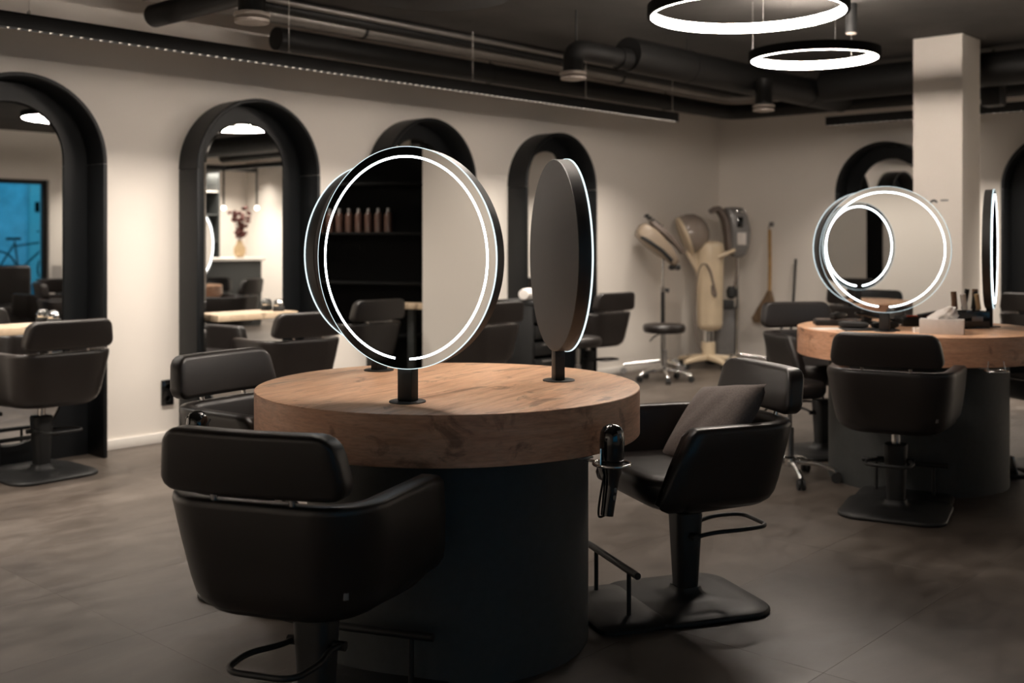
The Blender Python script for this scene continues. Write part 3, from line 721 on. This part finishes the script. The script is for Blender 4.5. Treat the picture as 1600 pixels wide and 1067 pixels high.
# standing processor, left
t = thing('hair_processor', 'standing hair processor on a chrome pole behind the black stool, head tilted', 'hair processor', (8.30, 5.72, 0), VR)
rings = []
for x, z, w_, h_ in [(-.20, .155, .10, .035), (-.185, .14, .13, .075), (-.10, .07, .135, .095), (0, -.02, .12, .085), (.08, -.10, .09, .062), (.125, -.15, .07, .05), (.15, -.17, .05, .025)]:
    rings.append([(x + .55*b_, a, 1.185 + z + .75*b_) for a, b_ in rr(w_, h_, min(w_, h_)*.5, 5)])
MB().loft(rings).build('head_shell', M['sand'], t, ang=60)
rings = []
for x, z, w_, h_ in [(-.15, .175, .085, .02), (-.10, .13, .11, .024), (0, .045, .105, .024), (.09, -.05, .08, .02), (.145, -.12, .055, .018)]:
    rings.append([(x + .055 + .55*b_, a, 1.185 + z + .045 + .75*b_) for a, b_ in rr(w_, h_, .012, 4)])
MB().loft(rings).build('top_cover', M['taupe'], t, ang=60)
gr = MB()
for k in range(6): gr.box((0, 0, 0), (.018, .19, .03), .003, Matrix.Translation((-.13+.026*k, 0, 1.185+.265-.020*k)) @ Matrix.Rotation(R(38), 4, 'Y'))
tag(gr.build('vent_grille', M['rubber'], t), kind='stuff')
MB().tube([(-.19, -.115, 1.26), (-.10, -.135, 1.20), (0, -.125, 1.13), (.09, -.10, 1.04)], .018, 10).build('side_trim', M['rubber'], t)
for dx, dy in ((.09, -.05), (.15, -.05), (.12, .04)): MB().lathe([(.008, -.03), (.024, -.02), (.026, .0), (.012, .015)], 14, Matrix.Translation((dx, dy, .985))).build('knob', M['rubber'], t)
MB().cyl((.02, 0, .76), (.02, 0, 1.13), .011, seg=14).build('upper_pole', M['chrome'], t); MB().cyl((.02, 0, .12), (.02, 0, .77), .019, seg=16).build('lower_pole', M['pipeblack'], t)
MB().lathe([(.02, .75), (.026, .755), (.026, .79), (.014, .80)], 16, Matrix.Translation((.02, 0, 0))).build('collar', M['chrome'], t); MB().cyl((.03, 0, .775), (.075, 0, .765), .016, .022, 14).build('clamp_knob', M['rubber'], t)
for a in (180, 60, -60):
    c, s = math.cos(R(a)), math.sin(R(a))
    lg = MB().tube([(.02, 0, .12), (.02+.36*c*.6, .36*s*.6, .105), (.02+.36*c, .20*s, .085)], .014, 10).build('leg', M['chrome'], t)
    MB().cyl((.02+.36*c, .20*s-.012, .03), (.02+.36*c, .20*s+.012, .03), .03, seg=16).build('caster', M['greyplastic'], lg)
    
# cream hood dryer
t = thing('hood_dryer', 'cream standing hood dryer with a smoked plastic hood', 'hood dryer', (8.95, 5.70, 0), VR)
q = Matrix.Translation((-.115, 0, 1.285)) @ Matrix.Scale(.94, 4) @ Matrix.Rotation(R(68), 4, 'Y')
MB().lathe([(.190, -.06), (.200, -.05), (.205, 0.0), (.200, .05), (.175, .12), (.12, .175), (.06, .20), (.0005, .205)], 40, q, cap=(False, True)).build('hood', M['hood'], t, ang=60)
MB().lathe([(.180, -.072), (.197, -.068), (.2065, -.056), (.2065, -.038), (.198, -.038), (.185, -.06)], 40, q, cap=(True, False)).build('hood_rim', M['cream'], t, ang=60)
MB().lathe([(.06, .36), (.108, .38), (.122, .43), (.132, 1.08), (.135, 1.15), (.126, 1.195), (.09, 1.215), (.0005, 1.222)], 40, Matrix.Translation((.085, 0, 0))).build('motor_body', M['cream'], t, ang=60)
MB().prism([(-.155, 1.115), (-.075, 1.13), (.03, 1.10), (.03, .88), (-.035, .90), (-.10, 1.02)], -.035, .035).build('hood_bracket', M['cream'], t)
MB().tube([(.13, -.10, 1.06), (.22, -.13, 1.10), (.30, -.13, 1.135)], [.022, .02, .016], 12).build('handle', M['cream'], t)
MB().cyl((.07, 0, .24), (.07, 0, .40), .05, seg=20).build('lift_column', M['chrome'], t); MB().cyl((.07, 0, .10), (.07, 0, .25), .066, seg=24).build('stem', M['cream'], t)
cord = spline([(.05, -.15, .95), (.01, -.17, 1.0), (-.04, -.17, .97), (-.075, -.17, .80), (-.09, -.17, .50), (-.06, -.16, .25), (.0, -.10, .16)], 8)
MB().tube(cord, .006, 8).build('power_cord', M['taupe'], t)
MB().tube(spline([(.02, -.155, 1.0), (.06, -.16, .93), (.09, -.165, .80), (.11, -.165, .70), (.08, -.165, .72), (.075, -.165, .80)], 6), .011, 8).build('cord_loop', M['taupe'], t)
for k in range(5):
    a = R(-72 + 72*k); c, s = math.cos(a), math.sin(a)
    lg = MB().loft([[(.07 + c*d - s*u, s*d + c*u, z0 + v) for u, v in rr(w_, h_, .012, 3)] for d, w_, h_, z0 in ((.03, .035, .028, .105), (.17, .032, .024, .095), (.31, .024, .018, .075))]).build('leg', M['cream'], t, ang=50)
    MB().cyl((.07+c*.29 - s*.012, s*.29 + c*.012, .03), (.07+c*.29 + s*.012, s*.29 - c*.012, .03), .03, seg=14).build('caster', M['rubber'], lg)

# second standing processor, right
t = thing('hair_processor', 'standing hair processor with a curved grey head, right of the cream hood dryer', 'hair processor', (9.24, 5.52, 0), VR)
rings = []
for x, z, w_, d_ in [(-.02, 1.545, .05, .06), (.0, 1.535, .085, .085), (.03, 1.46, .10, .10), (.055, 1.33, .10, .10), (.055, 1.20, .095, .10), (.035, 1.09, .08, .08), (.03, 1.06, .05, .06)]:
    rings.append([(x+a, b_, z) for a, b_ in rr(w_, d_, .045, 5)])
MB().loft(rings).build('head_shell', M['greyplastic'], t, ang=60)
for k, dy in ((0, -.06), (1, .06)):
    MB().tube(spline([(-.22, dy, 1.50), (-.16, dy, 1.53), (-.09, dy, 1.44), (-.06, dy, 1.28), (-.045, dy, 1.12)], 5), [.022]*5+[.03]*15+[.022], 12).build('wing', M['taupe'], t, ang=60)
MB().box((.06, -.102, 1.24), (.085, .012, .12), .004).build('display', M['card'], t)
MB().box((.05, -.10, 1.50), (.09, .03, .018), .004).build('handle', M['chrome'], t)
MB().box((.045, -.101, 1.40), (.06, .012, .10), .004).build('control_panel', M['gloss'], t)
MB().cyl((.04, 0, .10), (.04, 0, 1.10), .016, seg=16).build('pole', M['chrome'], t)
MB().tube(spline([(.03, -.03, 1.06), (.02, -.035, .85), (-.02, -.035, .72), (-.02, -.035, .66)], 5), .012, 8).build('hanging_hose', M['taupe'], t)
MB().lathe([(.02, .66), (.045, .68), (.05, .74), (.03, .78)], 16, Matrix.Translation((-.025, -.03, 0))).build('plug_pod', M['rubber'], t)
MB().box((-.10, -.05, .605), (.17, .14, .09), .008).build('tool_tray', M['rubber'], t)
for a in (0, 120, 240):
    c, s = math.cos(R(a)), math.sin(R(a))
    lg = MB().tube([(.04, 0, .12), (.04+.3*c*.6, .24*s*.6, .10), (.04+.30*c, .24*s, .08)], .014, 10).build('leg', M['chrome'], t)
    MB().cyl((.04+.30*c, .24*s-.012, .03), (.04+.30*c, .24*s+.012, .03), .03, seg=16).build('caster', M['rubber'], lg)
t = thing('waste_bin', 'tall grey metal waste bin between the cream hood dryer and the grey processor', 'bin', (9.40, 5.76, 0), VR)
MB().box((0, 0, .30), (.27, .16, .54), .006).build('body', M['greyplastic'], t); MB().box((0, 0, .016), (.27, .16, .03), .004).build('plinth', M['rubber'], t)
for s in (1, -1): MB().box((s*.132, -.083, .30), (.01, .01, .54), .002).build('corner_trim', M['rubber'], t)

# straw broom on the back wall
t = thing('straw_broom', 'straw broom with a bamboo handle hanging on the back wall', 'broom', (9.80, 5.44, 0), -90)
MB().tube([(0, 0, .66), (.004, 0, 1.0), (0, 0, 1.33)], .017, 12).build('handle', M['strawhandle'], t)
rings = [[(dx + a, b_, z) for a, b_ in rr(w_, d_, min(d_, w_)*.8, 4)] for z, dx, w_, d_ in ((.72, 0, .022, .02), (.64, -.01, .055, .026), (.54, -.035, .10, .032), (.44, -.065, .125, .036), (.395, -.085, .09, .03))]
br = MB().loft(rings).build('bristle_head', M['straw'], t, ang=60)
MB().tube([(.0, 0, 1.31), (-.01, 0, 1.36), (.01, .02, 1.385)], .006, 8).build('hang_loop', M['taupe'], t); MB().box((.005, .03, 1.385), (.04, .035, .045), .006).build('hook', M['greyplastic'], t)
t = thing('dustpan', 'black long-handled dustpan leaning against the back wall beside the broom', 'dustpan', (9.70, 5.16, 0), -90)
MB().tube([(0, -.03, .04), (0, .06, .6), (0, .115, 1.04)], .012, 12).build('handle', M['rubber'], t); MB().box((0, -.08, .03), (.24, .18, .06), .008).build('pan', M['rubber'], t)
t = thing('small_bin', 'small black bin with an orange-red rim behind the far chair', 'bin', (8.93, 4.86, 0), 0)
MB().lathe([(.10, 0), (.13, .34), (.122, .34), (.095, .02)], 28, cap=(True, True)).build('bucket', M['rubber'], t); MB().lathe([(.122, .34), (.134, .342), (.134, .358), (.122, .358)], 28, cap=(False, False)).build('rim', M['red'], t)

# drawer trolley by the third station
t = thing('drawer_trolley', 'black drawer trolley with a rolled towel, seen between the two round mirrors', 'trolley', (6.29, 5.55, 0), 0)
bx = MB(); 
for s in (1, -1): bx.box((s*.165, 0, .41), (.02, .36, .66), .003)
bx.box((0, .17, .41), (.33, .02, .66)); bx.build('carcass', M['rubber'], t); MB().box((0, 0, .755), (.36, .40, .035), .008).build('top_tray', M['rubber'], t)
for k in range(5):
    d = MB().box((0, -.02, .16+.125*k), (.30, .34, .10), .006).build('drawer', M['black'], t); MB().box((0, -.195, .19+.125*k), (.16, .016, .012), .003).build('drawer_pull', M['steel'], d)
for sx in (1, -1):
    for sy in (1, -1):
        MB().cyl((sx*.14-.012, sy*.15, .03), (sx*.14+.012, sy*.15, .03), .03, seg=14).cyl((sx*.14, sy*.15, .03), (sx*.14, sy*.15, .09), .008, seg=8).build('caster', M['greyplastic'], t)
t = thing('rolled_towel', 'rolled pale towel lying on the black drawer trolley', 'towel', (6.22, 5.46, .8225), 10)
rings = [[(x, rr_*math.cos(2*PI*i/20), rr_*math.sin(2*PI*i/20)*.85) for i in range(20)] for x, rr_ in ((-.13, .02), (-.128, .045), (-.1, .052), (.1, .052), (.128, .045), (.13, .02))]
MB().loft(rings).build('roll', M['paper'], t, ang=60)
t = thing('styling_iron', 'black curling iron lying on top of the drawer trolley', 'curling iron', (6.33, 5.44, .783), 0)
MB().tube(spline([(-.02, 0, .006), (.04, .03, .04), (.12, -.02, .03), (.15, -.1, -.0)], 6), .008, 8).build('cord', M['rubber'], t)

# grey foot plate at the right edge
t = thing('tilted_footplate', 'small tilted grey metal foot plate at the right edge beside the table drum', 'footrest', (5.98, 1.92, 0), VR)
MB().box((0, 0, .008), (.14, .18, .016), .004).build('base', M['rubber'], t); MB().box((0, 0, 0), (.012, .15, .10), .003, Matrix.Translation((0, 0, .062)) @ Matrix.Rotation(R(-12), 4, 'Y')).build('plate', M['steel'], t)

# ------------------------------------------------------------------ the side of the room the mirrors show
t = thing('reception_counter', 'black reception counter with a white top, reflected in the second arch mirror', 'counter', (8.25, -1.35, 0))
MB().box((0, 0, .47), (1.7, .5, .93), .006).build('front', M['matte'], t); MB().box((0, 0, .95), (1.78, .58, .04), .004).build('top', M['white'], t)
t = thing('flower_vase', 'vase of dried red flowers on the reception counter', 'vase', (8.92, -1.38, .97))
MB().lathe([(.05, 0), (.085, .06), (.085, .14), (.045, .2), (.04, .24), (.045, .245)], 24).build('vase', M['tan'], t, ang=60)
fm = MB()
for k in range(46):
    a = rnd.uniform(0, 2*PI); e = rnd.uniform(0, .16); z = rnd.uniform(.3, .72); q = Matrix.Translation((e*math.cos(a)*(z+.3), e*math.sin(a)*(z+.3), z)) @ Matrix.Rotation(rnd.uniform(0, 3), 4, 'X') @ Matrix.Rotation(rnd.uniform(0, 3), 4, 'Y')
    fm.lathe([(.001, -.05), (.028, -.01), (.022, .03), (.001, .05)], 6, q)
for k in range(9):
    a = 2*PI*k/9; fm.tube([(0, 0, .1), (.03*math.cos(a), .03*math.sin(a), .3), (.09*math.cos(a), .09*math.sin(a), .6)], .003, 5)
tag(fm.build('dried_flowers', M['flower'], t), kind='stuff')
for k, (x, y) in enumerate(((8.7, -1.45), (9.02, -1.1))):
    t = thing('pendant_lamp', ('left', 'right')[k] + ' of the two thin rod pendant lamps above the counter', 'lamp', (x, y, 1.68), 0, 'rod pendant lamps over the counter')
    MB().lathe([(.0005, -.032), (.02, -.026), (.032, 0), (.022, .024), (.01, .032)], 20).build('bulb', M['bulb'], t, ang=60)
    MB().cyl((0, 0, .03), (0, 0, .57), .014, seg=12).build('rod', M['black'], t); MB().cyl((0, 0, .57), (0, 0, 1.0), .002, seg=6).build('cable', M['black'], t)
t = thing('display_cabinet', 'black display cabinet against the wall beside the counter corner', 'cabinet', (8.45, -2.42, 0))
bx = MB(); bx.box((0, -.16, 1.15), (1.4, .02, 2.3)); 
for s in (1, -1): bx.box((s*.69, 0, 1.15), (.02, .34, 2.3))
bx.box((0, 0, 2.29), (1.4, .34, .02)); bx.build('carcass', M['matte'], t, smooth=False)
for z in (.4, .8, 1.2, 1.6, 1.95): MB().box((0, 0, z), (1.36, .30, .02), .002).build('shelf', M['matte'] if z < 1.9 else M['white'], t)
t = thing('product_shelf', 'black shelving with product bottles, reflected in the nearest mirror', 'shelf', (-2.72, 4.98, 0), 0)
bx = MB(); bx.box((-.16, 0, 1.15), (.02, 1.3, 2.3)); bx.box((0, .64, 1.15), (.34, .02, 2.3)); bx.box((0, -.64, 1.15), (.34, .02, 2.3)); bx.build('carcass', M['void'], t, smooth=False)
for z in (.5, .9, 1.28, 1.66, 2.0): MB().box((0, 0, z), (.30, 1.26, .02), .002).build('shelf', M['void'], t)
bt0 = None
for k in range(8):
    z = 1.29; y = 4.98 - .22 + .085*k
    lb = ('first', 'second', 'third', 'fourth', 'fifth', 'sixth', 'seventh', 'last')[k] + ' amber product bottle on the dark shelf, counted from the white partition'
    if bt0 is None:
        bt0 = thing('product_bottle', lb, 'bottle', (-2.66, y, z), 0, 'bottles on the dark shelving')
        MB().lathe([(.0005, 0), (.030, 0), (.031, .13), (.02, .15), (.011, .155)], 18).build('bottle', M['bottle'], bt0, ang=50); MB().cyl((0, 0, .155), (0, 0, .185), .013, seg=14).build('cap', M['greyplastic'], bt0)
    else: dup(bt0, (-2.66, y, z), 0, lb)
t = thing('styling_shelf', 'pale oak wall shelf beside the white partition, reflected in the nearest mirror', 'shelf', (-2.46, 4.475, .745), 0)
MB().box((0, 0, 0), (.16, .40, .04), .002).build('board', M['oak'], t); MB().box((-.03, 0, -.38), (.05, .05, .72), .003).build('support', M['matte'], t)
t = thing('styling_shelf', 'pale oak board on the window wall, seen only in the lit mirror at right', 'shelf', (3.85, -2.5, .745), 0)
MB().box((0, 0, 0), (.9, .20, .04), .002).build('board', M['oak'], t); MB().box((0, -.05, -.38), (.06, .06, .72), .003).build('support', M['void'], t); MB().box((.18, -.085, .55), (.18, .02, 1.1), .004).build('panel', M['void'], t)
t = thing('sofa', 'black bench sofa under the blue window, reflected in the first arch mirror', 'sofa', (5.62, -1.95, 0), 0)
MB().box((0, .05, .24), (1.3, .62, .34), .05, seg=3).build('seat', M['leather'], t); MB().box((0, -.27, .56), (1.3, .2, .68), .06, seg=3).build('backrest', M['leather'], t)
for x in (-.5, .5): MB().box((x, .05, .035), (.06, .5, .07), .004).build('foot', M['black'], t)
t = thing('side_table', 'small dark side table with a white card, beside the sofa', 'table', (6.42, -1.75, 0))
MB().lathe([(.24, .70), (.25, .705), (.25, .72), (.0005, .722)], 36).build('top', M['matte'], t); MB().cyl((0, 0, .02), (0, 0, .70), .025, seg=14).build('stem', M['black'], t); MB().lathe([(.18, 0), (.18, .012), (.03, .025)], 30).build('foot', M['black'], t)
t = thing('menu_card', 'white folded card standing on the small side table', 'card', (6.40, -1.72, .722), 20)
for s in (1, -1): MB().box((0, 0, 0), (.12, .002, .18), 0, Matrix.Translation((0, s*.02, .088)) @ Matrix.Rotation(R(s*12), 4, 'X')).build('leaf', M['paper'], t)
t = thing('bicycle', 'dark bicycle leaning outside the blue window, reflected in the first arch mirror', 'bicycle', (8.55, -7.5, .35), 0)
for x in (-.52, .52):
    wh = MB().tube([(x+.33*math.cos(2*PI*k/40), 0, .34+.33*math.sin(2*PI*k/40)) for k in range(40)], .017, 8, closed=True)
    wo = wh.build('wheel', M['rubber'], t); sp = MB()
    for k in range(12): sp.cyl((x, 0, .34), (x+.32*math.cos(PI*k/6), 0, .34+.32*math.sin(PI*k/6)), .0015, seg=5)
    tag(sp.build('spokes', M['steel'], wo), kind='stuff')
fb = MB()
for a, b_ in (((-.52, 0, .34), (-.15, 0, .32)), ((-.15, 0, .32), (-.22, 0, .85)), ((-.22, 0, .80), (-.52, 0, .34)), ((-.15, 0, .32), (.36, 0, .78)), ((-.21, 0, .76), (.35, 0, .84)), ((.34, 0, .92), (.52, 0, .34))): fb.cyl(a, b_, .016, seg=10)
fb.build('bicycle_frame', M['matte'], t); MB().box((-.24, 0, .89), (.24, .12, .05), .02).build('saddle', M['rubber'], t)
MB().tube(spline([(.30, -.28, 1.02), (.36, -.2, 1.03), (.34, 0, .96), (.36, .2, 1.03), (.30, .28, 1.02)], 5), .012, 8).build('handlebar', M['black'], t)
